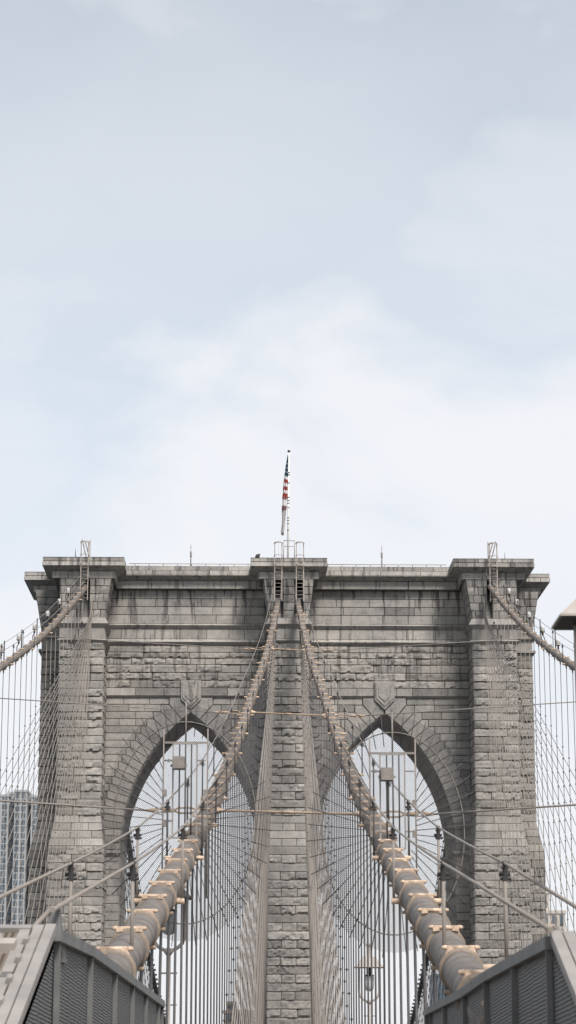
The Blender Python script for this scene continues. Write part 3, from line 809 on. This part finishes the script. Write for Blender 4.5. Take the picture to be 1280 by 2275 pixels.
# ------------------------------------------------------------------ necklace lamps on the outer cables
LN = {-1: [(152, 1311, 'topmost of the left cable lamps, against the cornice pier'), (132, 1335, 'second from top on the left cable, against stone'), (106, 1362, 'third from top on the left cable, beside the pier edge'),
           (77, 1390, 'fourth from top on the left cable, against open sky'), (42, 1413, 'fifth from top on the left cable, against open sky'), (3, 1440, 'lowest on the left cable, at the left edge of the view')],
      1: [(1131, 1312, 'topmost of the right cable lamps, against the cornice pier'), (1149, 1336, 'second from top on the right cable, against stone'), (1176, 1364, 'third from top on the right cable, beside the pier edge'),
          (1206, 1395, 'fourth from top on the right cable, against open sky'), (1240, 1425, 'lowest on the right cable, under the big near lamp')]}
for s, L_ in LN.items():
    for i, (px, py, lab) in enumerate(L_):
        # find the distance where the outer rope passes this height
        best = min(((abs(proj(co(Y/4, s)+Vector((s*.55, 0, .95)))[0]-px), Y/4) for Y in range(440, 722)), key=lambda q: q[0]); Y = best[1]
        c = T(px, py, Y); base = co(Y, s)
        t = thing('necklace_lamp', 'white jar lamp, ' + lab, 'lamp', base+Vector((s*.3, 0, 0)), 'jar lamps strung along the outer cables')
        m = MB(); m.lathe([(.10, -.16), (.135, -.10), (.135, .10), (.12, .17), (.06, .21)], c+Vector((0,0,-.05)), 12); m.build('glass_jar', M_opal, t)
        m = MB(); m.lathe([(.15, -.28), (.16, -.21), (.11, -.19)], c, 10); m.build('collar', M_steel, t)
        m = MB(); m.tube([c-Vector((0,0,.3)), c-Vector((0,0,.5))], .06, 6); m.tube([c-Vector((0,0,.5)), c+Vector((.12*s,0,-.75)), c+Vector((.1*s,0,-1.0)), c+Vector((-.1*s,0,-1.2)), base+Vector((s*.2,0,.15))], .03, 6)
        m.tube([base+Vector((s*.36, 0, 0)), base+Vector((s*.36, 0, 1.25))], .035, 6); m.build('bracket', M_dark, t)

# ------------------------------------------------------------------ ladders, rails, finials, flag on the tower
def rung_ladder(xc, label, lean=0):
    y0 = 179.35; zb, zt = zf(1335, y0), zf(1206, y0)
    t = thing('cage_ladder', label, 'ladder', (xc, y0, zb), 'caged ladders over the cornice', True)
    w = .30
    for e in (-1, 1):
        m = MB(); m.beam((xc+e*w, y0, zb), (xc+e*w, y0, zt), .075, .06, 0, (0,1,0)); m.build('rail', M_steel, t)
    m = MB(); z_ = zb+.2
    while z_ < zf(1245, y0): m.tube([(xc-w, y0, z_), (xc+w, y0, z_)], .02, 5); z_ += .32
    m.build('rungs', M_steel, t)
    for zp, hw in ((1208, .06), (1236, .035), (1258, .1)):
        zc = zf(zp, y0); m = MB(); pts = []
        rr = .36
        for i in range(13):
            a = math.pi*i/12; pts.append(Vector((xc+rr*math.cos(a), y0-.02-.62*math.sin(a), zc)))
        for p, q in zip(pts[:-1], pts[1:]): m.beam(p, q, .03, .11 if hw > .05 else .05)
        m.build('cage_hoop', M_steel, t)
    for a in (30, 90, 150):
        x = xc+.36*math.cos(R(a)); y = y0-.02-.62*math.sin(R(a)); m = MB(); m.beam((x, y, zf(1258, y0)), (x, y, zf(1208, y0)), .03, .015); m.build('cage_strap', M_steel, t)
    if lean:
        m = MB(); m.beam((xc+lean*.25, y0+.1, zf(1200, y0)), (xc-lean*.1, y0+.4, zf(1238, y0)), .06); m.beam((xc+lean*.0, y0+.1, zf(1203, y0)), (xc-lean*.36, y0+.4, zf(1238, y0)), .06); m.beam((xc-lean*.42, y0, zf(1202, y0)), (xc-lean*.42, y0, zf(1245, y0)), .09); m.build('davit', M_steel, t)
    for e in (-1, 1):
        m = MB(); m.beam((xc+e*w, y0, zf(1262, y0)), (xc+e*w, 180.2, zf(1262, y0)), .05); m.beam((xc+e*w, y0, zf(1284, y0)), (xc+e*w, 180.7, zf(1284, y0)), .05); m.build('standoff', M_steel, t)
rung_ladder(xf(616, 1260, 179.35), 'caged access ladder on the central cornice, left of the flagpole')
rung_ladder(xf(664, 1260, 179.35), 'caged access ladder on the central cornice, right of the flagpole')
rung_ladder(xf(186, 1260, 179.35), 'caged access ladder on the left corner cornice', -1)
rung_ladder(xf(1095, 1260, 179.35), 'caged access ladder on the right corner cornice', 1)
zc5 = CP[4]
t = thing('handrail', 'small square pipe handrail between the two central ladders', 'railing', (0, 180.6, zc5), None, True)
m = MB(); zt_ = zf(1201, 180.2)
for x in (-.44, .46): m.tube([(x, 180.2, zc5+.02), (x, 180.2, zt_)], .035, 6)
m.tube([(-.44, 180.2, zt_), (.46, 180.2, zt_)], .035, 6); m.tube([(-.44, 180.2, zf(1214, 180.2)), (.46, 180.2, zf(1214, 180.2))], .03, 6); m.build('pipes', M_steel, t)
for sgn, nm in ((-1, 'left'), (1, 'right')):
    zt = zf(1259, 183.6)+.03; z1 = zf(1252, 183.6)
    t = thing('parapet_rail', 'thin grey handrail along the %s half of the tower top' % nm, 'railing', (8*sgn, 183.9, zt), None, True)
    m = MB(); m.tube([(3.1*sgn, 183.9, z1), (13.5*sgn, 183.9, z1)], .035, 6); m.build('rail', M_steel, t)
    for i in range(9):
        m = MB(); x = (3.4+1.2*i)*sgn; m.tube([(x, 183.9, zt-.06), (x, 183.9, z1)], .03, 5); m.build('post', M_grey, t)
    x = xf(424 if sgn < 0 else 849, 1250, 184)
    t = thing('roof_beacon', 'slim pointed mast lamp rising above the %s arch on the tower top' % nm, 'lamp', (x, 184.2, zt), None, True)
    m = MB(); m.tube([(x, 184.2, zt-.06), (x, 184.2, zf(1234, 184.2))], .05, 6); m.lathe([(.05, 0), (.09, .05), (.09, .12), (.05, .16)], (x, 184.2, zt+.9), 8); m.build('mast', M_grey, t)
    m = MB(); m.lathe([(.04, 0), (.09, .08), (.10, .22), (.06, .34), (.03, .5)], (x, 184.2, zf(1234, 184.2)), 10); m.build('lantern', M_steel, t)
    m = MB(); m.tube([(x, 184.2, zf(1220, 184.2)), (x, 184.2, zf(1209, 184.2))], [.03, .008], 5); m.build('spike', M_grey, t)
t = thing('floodlight', 'small dark floodlight on the left end of the central cornice', 'floodlight', (xf(570, 1237, 180.4), 180.4, zc5), None, True)
fx = xf(571, 1237, 180.4); m = MB(); m.box(fx-.16, fx+.16, 180.3, 180.5, zc5+.02, zc5+.1); m.hexa([(fx-.24, 180.2, zc5+.1), (fx+.14, 180.2, zc5+.14), (fx+.14, 180.5, zc5+.14), (fx-.24, 180.5, zc5+.1), (fx-.16, 180.2, zc5+.34), (fx+.2, 180.2, zc5+.42), (fx+.2, 180.5, zc5+.42), (fx-.16, 180.5, zc5+.34)]); m.build('housing', M_dark, t)
for xm, nm in ((xf(167, 1230, 181), 'left'), (xf(1121, 1230, 181), 'right')):
    m = MB(); m.tube([(0, 0, 0), (0, 0, .9 if nm == 'left' else .7)], [.05 if nm == 'left' else .03, .02], 6); o = m.build('roof_pin', M_grey, None, (0,0,0)); o.location = rot((xm, 181, zc5+.05)); tag(o, 'tiny upright metal pin beside the %s corner ladder' % nm, 'metal pin')

FY = 187.0
pt, pb = T(643.5, 1003, FY), T(641, 1243, FY)
t = thing('flagpole', 'tall white flagpole with dark cap on the middle of the tower', 'flagpole', pb, None, True)
m = MB(); m.tube([pb-Vector((0,0,1)), pt-Vector((0,0,.1))], [.105, .05], 12); m.build('pole', M_white, t)
m = MB(); m.lathe([(.04, -.1), (.13, -.02), (.13, .08), (.05, .12)], pt, 10); m.build('cap', M_dark, t)
m = MB()
for py in (1050, 1055, 1073, 1105, 1112, 1118, 1128, 1151, 1157, 1164, 1178):
    q = T(643.5-2.5*(py-1003)/240, py, FY); m.lathe([(.10, -.03), (.10, .03)], q, 10)
m.build('bands', M_dark, t)
# drooping flag: a folded sheet, rows down the hoist
flag_rows = [(1012, .6, 0), (1022, 2.6, 0), (1034, 4.4, 0), (1046, 5.6, 0), (1058, 7.2, 0), (1065, 7.8, 1), (1073, 8, 2), (1081, 8.6, 1), (1089, 8.8, 2), (1096, 9.2, 1), (1104, 10.6, 2), (1110, 10.8, 3), (1116, 11, 1), (1124, 11.2, 2), (1134, 10.5, 1), (1144, 10, 1), (1154, 10.5, 3), (1164, 12, 1), (1174, 13.4, 3), (1182, 13.6, 1), (1189, 12.2, 3)]
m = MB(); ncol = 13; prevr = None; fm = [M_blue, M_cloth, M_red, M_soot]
def frow(py, wpx, k):
    pts = []; px_pole = 643.5-2.5*(py-1003)/240-1.8
    inner_gap = max(0, (py-1108)/80.)*7.5
    for j in range(ncol):
        u = j/(ncol-1); px = px_pole - inner_gap - (wpx-inner_gap)*1.15*u + 1.1*math.sin(py*.11+u*5)*u*(py > 1100)
        q = T(px, py + (.8*math.sin(u*7+k) if py < 1110 else 0), FY); q.y = FY + .22*math.sin(u*14+py*.03)*(.3+u); pts.append(q)
    return pts
for k, (py, wpx, mi) in enumerate(flag_rows):
    r_ = frow(py, wpx, 0); b = len(m.v); m.v += r_
    if prevr is not None:
        for j in range(ncol-1):
            mm_ = flag_rows[k][2] 
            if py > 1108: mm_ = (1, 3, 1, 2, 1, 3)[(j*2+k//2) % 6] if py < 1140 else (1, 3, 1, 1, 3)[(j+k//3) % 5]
            m.face([b+j, b+j+1, prevr+j+1, prevr+j][::-1], mm_, 1, True)
    prevr = b
fl = thing('flag', 'limp tattered striped flag with starry blue canton hanging from the flagpole', 'flag', pt, None, True)
fo = m.build('cloth', fm, fl); so2 = fo.modifiers.new('thickness', 'SOLIDIFY'); so2.thickness = .02
m = MB()
for px, py in ((639.4, 1032), (639.6, 1041), (640.4, 1051), (636.9, 1050)):
    q = T(px, py, FY); q.y -= .26
    pts = [(q.x+(.055 if i % 2 == 0 else .023)*math.sin(i*math.pi/5), q.z+(.055 if i % 2 == 0 else .023)*math.cos(i*math.pi/5)) for i in range(10)]
    m.prism(pts, q.y, q.y+.02)
m.build('stars', M_cloth, fl)

# ------------------------------------------------------------------ promenade lamps
def lamp(x, Y, zh, k, label, rotz=0, dep=1.):
    """zh = height of the hood's lower edge; k = hood width"""
    t = thing('promenade_lamp', label, 'lamp', (x, Y, zdeck(Y)), 'hooded lamps along the promenade')
    h = k/2; s = k/1.04; c = Vector((x, Y, zh))
    m = MB(); lv = []
    for i in range(9):
        u = i/8; r = h*((1-u)**1.5*.52+.48) if i else h; lv.append((r, .015*s+u*.36*s))
    q = [(h, 0)] + lv
    m.lathe([(a*math.sqrt(2), z_) for a, z_ in q], c, 4, 0, math.pi/4+rotz)
    for v in m.v: v.y = Y+(v.y-Y)*dep
    hd = m.build('hood', M_steel, t)
    m = MB(); m.lathe([((h-.02)*math.sqrt(2), -.004), ((h-.02)*math.sqrt(2), -.012)], c, 4, 0, math.pi/4+rotz)
    for v in m.v: v.y = Y+(v.y-Y)*dep
    sub(m, 'hood_lining', M_dark, hd)
    m = MB(); m.lathe([(.12*s, 0), (.12*s, .40*s), (.155*s, .42*s), (.155*s, .47*s), (.12*s, .5*s)], c+Vector((0,0,.34*s)), 4, 0, math.pi/4); sub(m, 'chimney', M_steel, hd)
    m = MB(); r = .36*s; zc = -1.17*s+r
    pts = [Vector((-r, 0, 0)), Vector((-r, 0, -.4*s)), Vector((-r, 0, zc))] + [Vector((-r*math.cos(a), 0, zc-r*math.sin(a))) for a in [math.pi*i/12 for i in range(1, 12)]] + [Vector((r, 0, zc)), Vector((r, 0, -.4*s)), Vector((r, 0, 0))]
    m.tube([c+p for p in pts], .04*s, 6); m.build('yoke', M_steel, t)
    m = MB(); m.tube([c, c-Vector((0,0,.26*s))], .1*s, 8); m.lathe([(.16*s, 0), (.19*s, .04*s), (.10*s, .06*s)], c-Vector((0,0,.30*s)), 12); m.build('socket', M_dark, t)
    m = MB(); m.lathe([(.06*s, 0), (.14*s, .05*s), (.175*s, .2*s), (.18*s, .5*s), (.16*s, .52*s)], c-Vector((0,0,.82*s)), 14); m.build('glass_bowl', M_glass, t)
    m = MB(); b0 = c-Vector((0,0,1.17*s)); m.tube([Vector((x, Y, zdeck(Y)-.2)), b0], .055*s, 8)
    m.lathe([(.06*s, -.1*s), (.1*s, -.05*s), (.12*s, .02*s), (.05*s, .06*s)], b0, 8)
    for zz3 in (-.5, -1.2, -1.9): m.tube([b0+Vector((-.2*s,0,zz3*s)), b0+Vector((.2*s,0,zz3*s))], .02*s, 6)
    m.build('post', M_steel, t)
q = T(820, 2150, 80); lamp(q.x, 80, q.z, 1.04, 'hooded promenade lamp seen between the right suspenders, below the mesh barrier')
q = T(376, 1996, 51); lamp(q.x, 51, q.z, 1.04, 'hooded promenade lamp half hidden behind the left inner cable')
q = T(1225, 1398, 20.35); lamp(q.x+.70, 20, q.z, 1.4, 'large close blurred lamp hood cut off by the right edge', 0, .5)

# ------------------------------------------------------------------ steel covers over the cable ends, near the camera
pm = bpy.data.materials.new('ribbed_dark_panel'); pm.use_nodes = True; t_ = pm.node_tree; b_ = t_.nodes['Principled BSDF']; b_.inputs['Roughness'].default_value = .55
tc_ = N(t_, 'ShaderNodeTexCoord'); mp_ = N(t_, 'ShaderNodeMapping'); mp_.inputs['Rotation'].default_value = (R(0), 0, 0); t_.links.new(tc_.outputs['Object'], mp_.inputs[0])
wv = N(t_, 'ShaderNodeTexWave', wave_type='BANDS', bands_direction='Z'); wv.inputs['Scale'].default_value = 12; wv.inputs['Distortion'].default_value = 2.4; wv.inputs['Detail'].default_value = 1; wv.inputs['Detail Scale'].default_value = .35
mp_.inputs['Rotation'].default_value = (R(2.8), 0, 0); t_.links.new(mp_.outputs[0], wv.inputs['Vector'])
t_.links.new(ramp(t_, wv.outputs[0], [(.5, g(.08)), (.95, (.112, .108, .102))]), b_.inputs['Base Color'])
bp_ = N(t_, 'ShaderNodeBump'); bp_.inputs['Strength'].default_value = .5; bp_.inputs['Distance'].default_value = .02; t_.links.new(wv.outputs[0], bp_.inputs['Height']); t_.links.new(bp_.outputs[0], b_.inputs['Normal'])
gm = bpy.data.materials.new('brown_grating'); gm.use_nodes = True; t_ = gm.node_tree; b_ = t_.nodes['Principled BSDF']; b_.inputs['Roughness'].default_value = .8
tc_ = N(t_, 'ShaderNodeTexCoord'); vr = N(t_, 'ShaderNodeTexWave', wave_type='BANDS', bands_direction='X'); vr.inputs['Scale'].default_value = 7; vr.inputs['Distortion'].default_value = .6; t_.links.new(tc_.outputs['Object'], vr.inputs['Vector'])
t_.links.new(ramp(t_, vr.outputs[0], [(.3, (.07, .052, .036)), (.8, (.19, .15, .11))]), b_.inputs['Base Color'])
M_gdark = mat('painted_steel_dark', (.16, .158, .154), .55, 0, .2, 3)
def cover(s, X, tops, ribs, near, label):
    """tops: (px, py) along the top edge, near to far; the inner face lies in the plane x = X"""
    def pt(px, py):                  # point of the photo on the plane x = X
        a = (px-CX)/F; Y = 1.0
        d = T(px, py, 1.0); return d*(X/d.x)
    tp = [pt(*q) for q in tops]; rb = [pt(*q) for q in ribs]; peak = tp[0]; nr = pt(*near)
    t = thing('cable_cover', label, 'steel cover', (X, peak.y, zdeck(peak.y)), 'steel covers over the near cable ends')
    zb = -1.9; e = -s                # towards the promenade
    full = [nr] + tp
    # body
    m = MB(); wid = 2.6
    for p, q in zip(full[:-1], full[1:]):
        a, b = (X, X+s*.05)
        m.hexa([(a, p.y, zb), (b, p.y, zb), (b, q.y, zb), (a, q.y, zb), (a, p.y, p.z), (b, p.y, p.z), (b, q.y, q.z), (a, q.y, q.z)] if s > 0 else
               [(b, p.y, zb), (a, p.y, zb), (a, q.y, zb), (b, q.y, zb), (b, p.y, p.z), (a, p.y, p.z), (a, q.y, q.z), (b, q.y, q.z)])
    m.build('side_panel', pm, t)
    m = MB()
    for p, q in zip(tp[:-1], tp[1:]):
        A, B = Vector((X+s*.01, p.y, p.z-.03)), Vector((X+s*.01, q.y, q.z-.03)); m.beam(A, B, .12, .08)
    m.build('top_rail', M_gdark, t)
    for q in rb:
        m = MB(); m.beam((X-s*.016, q.y, zb), (X-s*.016, q.y, q.z-.05), .03, .05, 0, (1,0,0)); m.build('rib', M_gdark, t)
    # sloping near face, frames and grating; it faces the camera and the sky
    dv = (nr-peak); ln = 3.1; dv = dv.normalized(); P0, P1 = peak+Vector((0,0,.0)), peak+dv*ln
    nv = Vector((s, 0, 0)).cross(dv); nv = nv if nv.z > 0 else -nv
    def slab(m, u0, u1, v0, v1, h0, h1):    # u across (away from the promenade), v down the slope
        cs = []
        for h in (h0, h1):
            for u, v in ((u0, v0), (u1, v0), (u1, v1), (u0, v1)): cs.append(peak + Vector((s*u*.44, 0, 0)) + dv*v + nv*h)
        m.hexa(cs)
    m = MB(); slab(m, .0, 6.0, 0, ln, -.12, -.03); m.build('slope_plate', M_dark, t)
    m = MB(); slab(m, -.03, .13, -.05, ln, -.03, .035); slab(m, .155, .31, -.05, ln, -.03, .03); m.build('edge_frame', M_pgrey, t)
    m = MB(); slab(m, .35, .52, 0, ln, -.03, .02); slab(m, .35, 6.0, -.05, .035, -.03, .03)
    slab(m, .35, 6.0, 1.02, 1.15, -.03, .02); slab(m, .35, 6.0, 2.1, 2.25, -.03, .02); m.build('panel_frame', M_pgrey, t)
    m = MB(); slab(m, .52, 6.0, .05, 1.0, -.03, -.0); slab(m, .52, 6.0, 1.17, 2.08, -.03, -.0); m.build('grating', gm, t)
    for v in (.32, .75, 1.2, 1.65):
        m = MB(); slab(m, .29, .37, v, v+.09, .0, .06); m.tube([peak+Vector((s*.33,0,0))+dv*v+nv*.05, peak+Vector((s*.33,0,0))+dv*(v+.1)+nv*.05], .03, 8); m.build('hinge', M_pgrey, t)
    m = MB(); slab(m, .46, .72, .42, .55, 0, .07); m.build('latch', M_steel, t)
    # back plate closing the body on top behind the peak
    m = MB()
    for p, q in zip(tp[:-1], tp[1:]):
        u = 2.8*1
        if q.y < peak.y+.5*6: pass
    m.box(min(X, X+s*3), max(X, X+s*3), peak.y-.0, peak.y+.06, zb, peak.z-.14); m.build('cross_plate', M_gdark, t)
    # bracket holding the end of the inner hand rope
    return t, peak
cvl, pkl = cover(-1, -1.62, [(119, 2068), (197, 2107), (252, 2147), (290, 2175), (322, 2199), (358, 2226)], [(123, 2072), (197, 2109), (252, 2148), (291, 2176), (321, 2199), (349, 2220), (357, 2228)], (40, 2275), 'dark ribbed steel cover with brown grating at the bottom left')
cvr, pkr = cover(1, 1.66, [(1228, 2084), (1147, 2128), (1085, 2163), (1037, 2198), (995, 2220), (952, 2243)], [(1226, 2090), (1147, 2132), (1085, 2166), (1037, 2199), (992, 2222), (960, 2240), (952, 2245)], (1300, 2262), 'dark ribbed steel cover at the bottom right, under the right inner cable')
for s, pk, w_, px, py in ((-1, pkl, 'left', 117, 2022), (1, pkr, 'right', 1224, 2066)):
    Yp = pk.y+.6; q = T(px, py, Yp)
    t = thing('rope_anchor', 'small wedge bracket holding the hand rope on top of the %s steel cover' % w_, 'bracket', (q.x, Yp, pk.z), 'rope anchors on the steel covers')
    m = MB(); m.hexa([(q.x-.05, Yp-.1, pk.z-.2), (q.x+.09, Yp-.1, pk.z-.2), (q.x+.09, Yp+.25, pk.z-.2), (q.x-.05, Yp+.25, pk.z-.2), (q.x-.02, Yp-.02, q.z+.02), (q.x+.05, Yp-.02, q.z+.02), (q.x+.05, Yp+.05, q.z+.02), (q.x-.02, Yp+.05, q.z+.02)]); m.build('wedge', M_grey, t)
    m = MB()
    m.tube([q+Vector((0,0,.02)), Vector((q.x+s*.16, Yp-.25, pk.z-.02)), ], .019, 8); m.build('rope_tail', M_rope, t)
    if s > 0: m = MB(); m.lathe([(.02, -.05), (.035, -.03), (.04, .01), (.025, .035)], q, 8); m.build('fitting', M_lug, t)

# ------------------------------------------------------------------ buildings
def win_building(name, label, boxes, wmat, gmat, group=None):
    """boxes: (px0, px1, pytop, Y, depth, floor, bay, window share, wall index)"""
    b0 = boxes[0]; base = T((b0[0]+b0[1])/2, 2280, b0[3]); base.z = -42
    t = thing(name, label, 'building', base, group)
    cnt = 0; rest = MB()
    for bi, (p0, p1, pt_, Y, dep, fh, bay, sh, wi) in enumerate(boxes):
        x0, x1 = T(p0, pt_, Y).x, T(p1, pt_, Y).x; zt = T(p0, pt_, Y).z
        m = MB(); m.box(x0, x1, Y, Y+dep, -42, zt); wl_ = m.build('wall', wmat[wi], t)
        m = MB(); m.box(x0-.3, x1+.3, Y-.3, Y+dep+.3, zt, zt+1.0); sub(m, 'parapet', wmat[0], wl_)
        n = max(1, int((x1-x0)/bay)); z = zt-fh; bw = (x1-x0)/n
        xa_ = T(0, 2000, Y).x-3
        while z > -12:
            for i in range(n):
                wx0 = x0+bw*(i+.5-sh/2); wx1 = x0+bw*(i+.5+sh/2)
                if wx1 < xa_: continue
                if cnt < 98 and z > 0: mm = MB()
                else: mm = rest
                mm.box(wx0, wx1, Y-.12, Y+.1, z+fh*.12, z+fh*.9); mm.box(wx0+(wx1-wx0)*.47, wx0+(wx1-wx0)*.53, Y-.2, Y-.12, z+fh*.12, z+fh*.9, 1)
                if cnt < 98 and z > 0: mm.build('window', [gmat[(i+bi*7+int(z)) % len(gmat)], wmat[0]], t); cnt += 1
            z -= fh
    if rest.f: o = rest.build('windows', [gmat[0], wmat[0]], t); o['kind'] = 'stuff'
    return t
Wp = mat('pale_facade', (.38, .385, .39), .8, 0, .08, .05); Wb = mat('blue_grey_facade', (.10, .16, .21), .4, 0, .2, .1)
Gd = mat('window_glass_dark', (.10, .125, .145), .15, 0, .3, .3, 0, .6); Gl = mat('window_glass_light', (.17, .205, .235), .15, 0, .3, .3, 0, .6)
Wt = mat('tan_facade', (.50, .45, .40), .85, 0, .1, .05)
win_building('apartment_tower', 'tall pale high-rise with blue window strips left of the stone tower', [(-70, 20, 1770, 1000, 25, 3.0, 3.4, .62, 0), (20, 33, 1764, 1006, 20, 3.0, 2.6, .8, 1), (33, 60, 1760, 998, 25, 3.0, 2.4, .7, 0), (60, 70, 1790, 1008, 20, 3.0, 2.2, .8, 1), (70, 90, 1772, 1002, 20, 3.0, 2.6, .62, 0)], [Wp, Wb], [Gd, Gl, Gd, Gl, Wp, Gd])
win_building('office_block', 'low pale building with tall dark windows right of the stone tower', [(1205, 1256, 2030, 700, 30, 4.3, 1.9, .45, 0), (1205, 1221, 1985, 705, 25, 5, 3, .3, 0)], [Wt, Wt], [Gd])
win_building('brick_building', 'small brown stepped building low behind the left suspenders', [(497, 560, 2252, 720, 20, 3, 3, .4, 0), (505, 522, 2232, 724, 12, 3, 3, .4, 0)], [mat('brown_facade', (.24, .2, .17), .85, 0, .1, .1)]*2, [Gd])
win_building('glass_block', 'dark glazed block low behind the right inner cable', [(966, 1004, 2170, 800, 30, 3.4, 2.2, .7, 0)], [Wb, Wb], [Gd, Gl])

for o in bpy.data.objects:
    if '_o' in o.keys(): del o['_o']
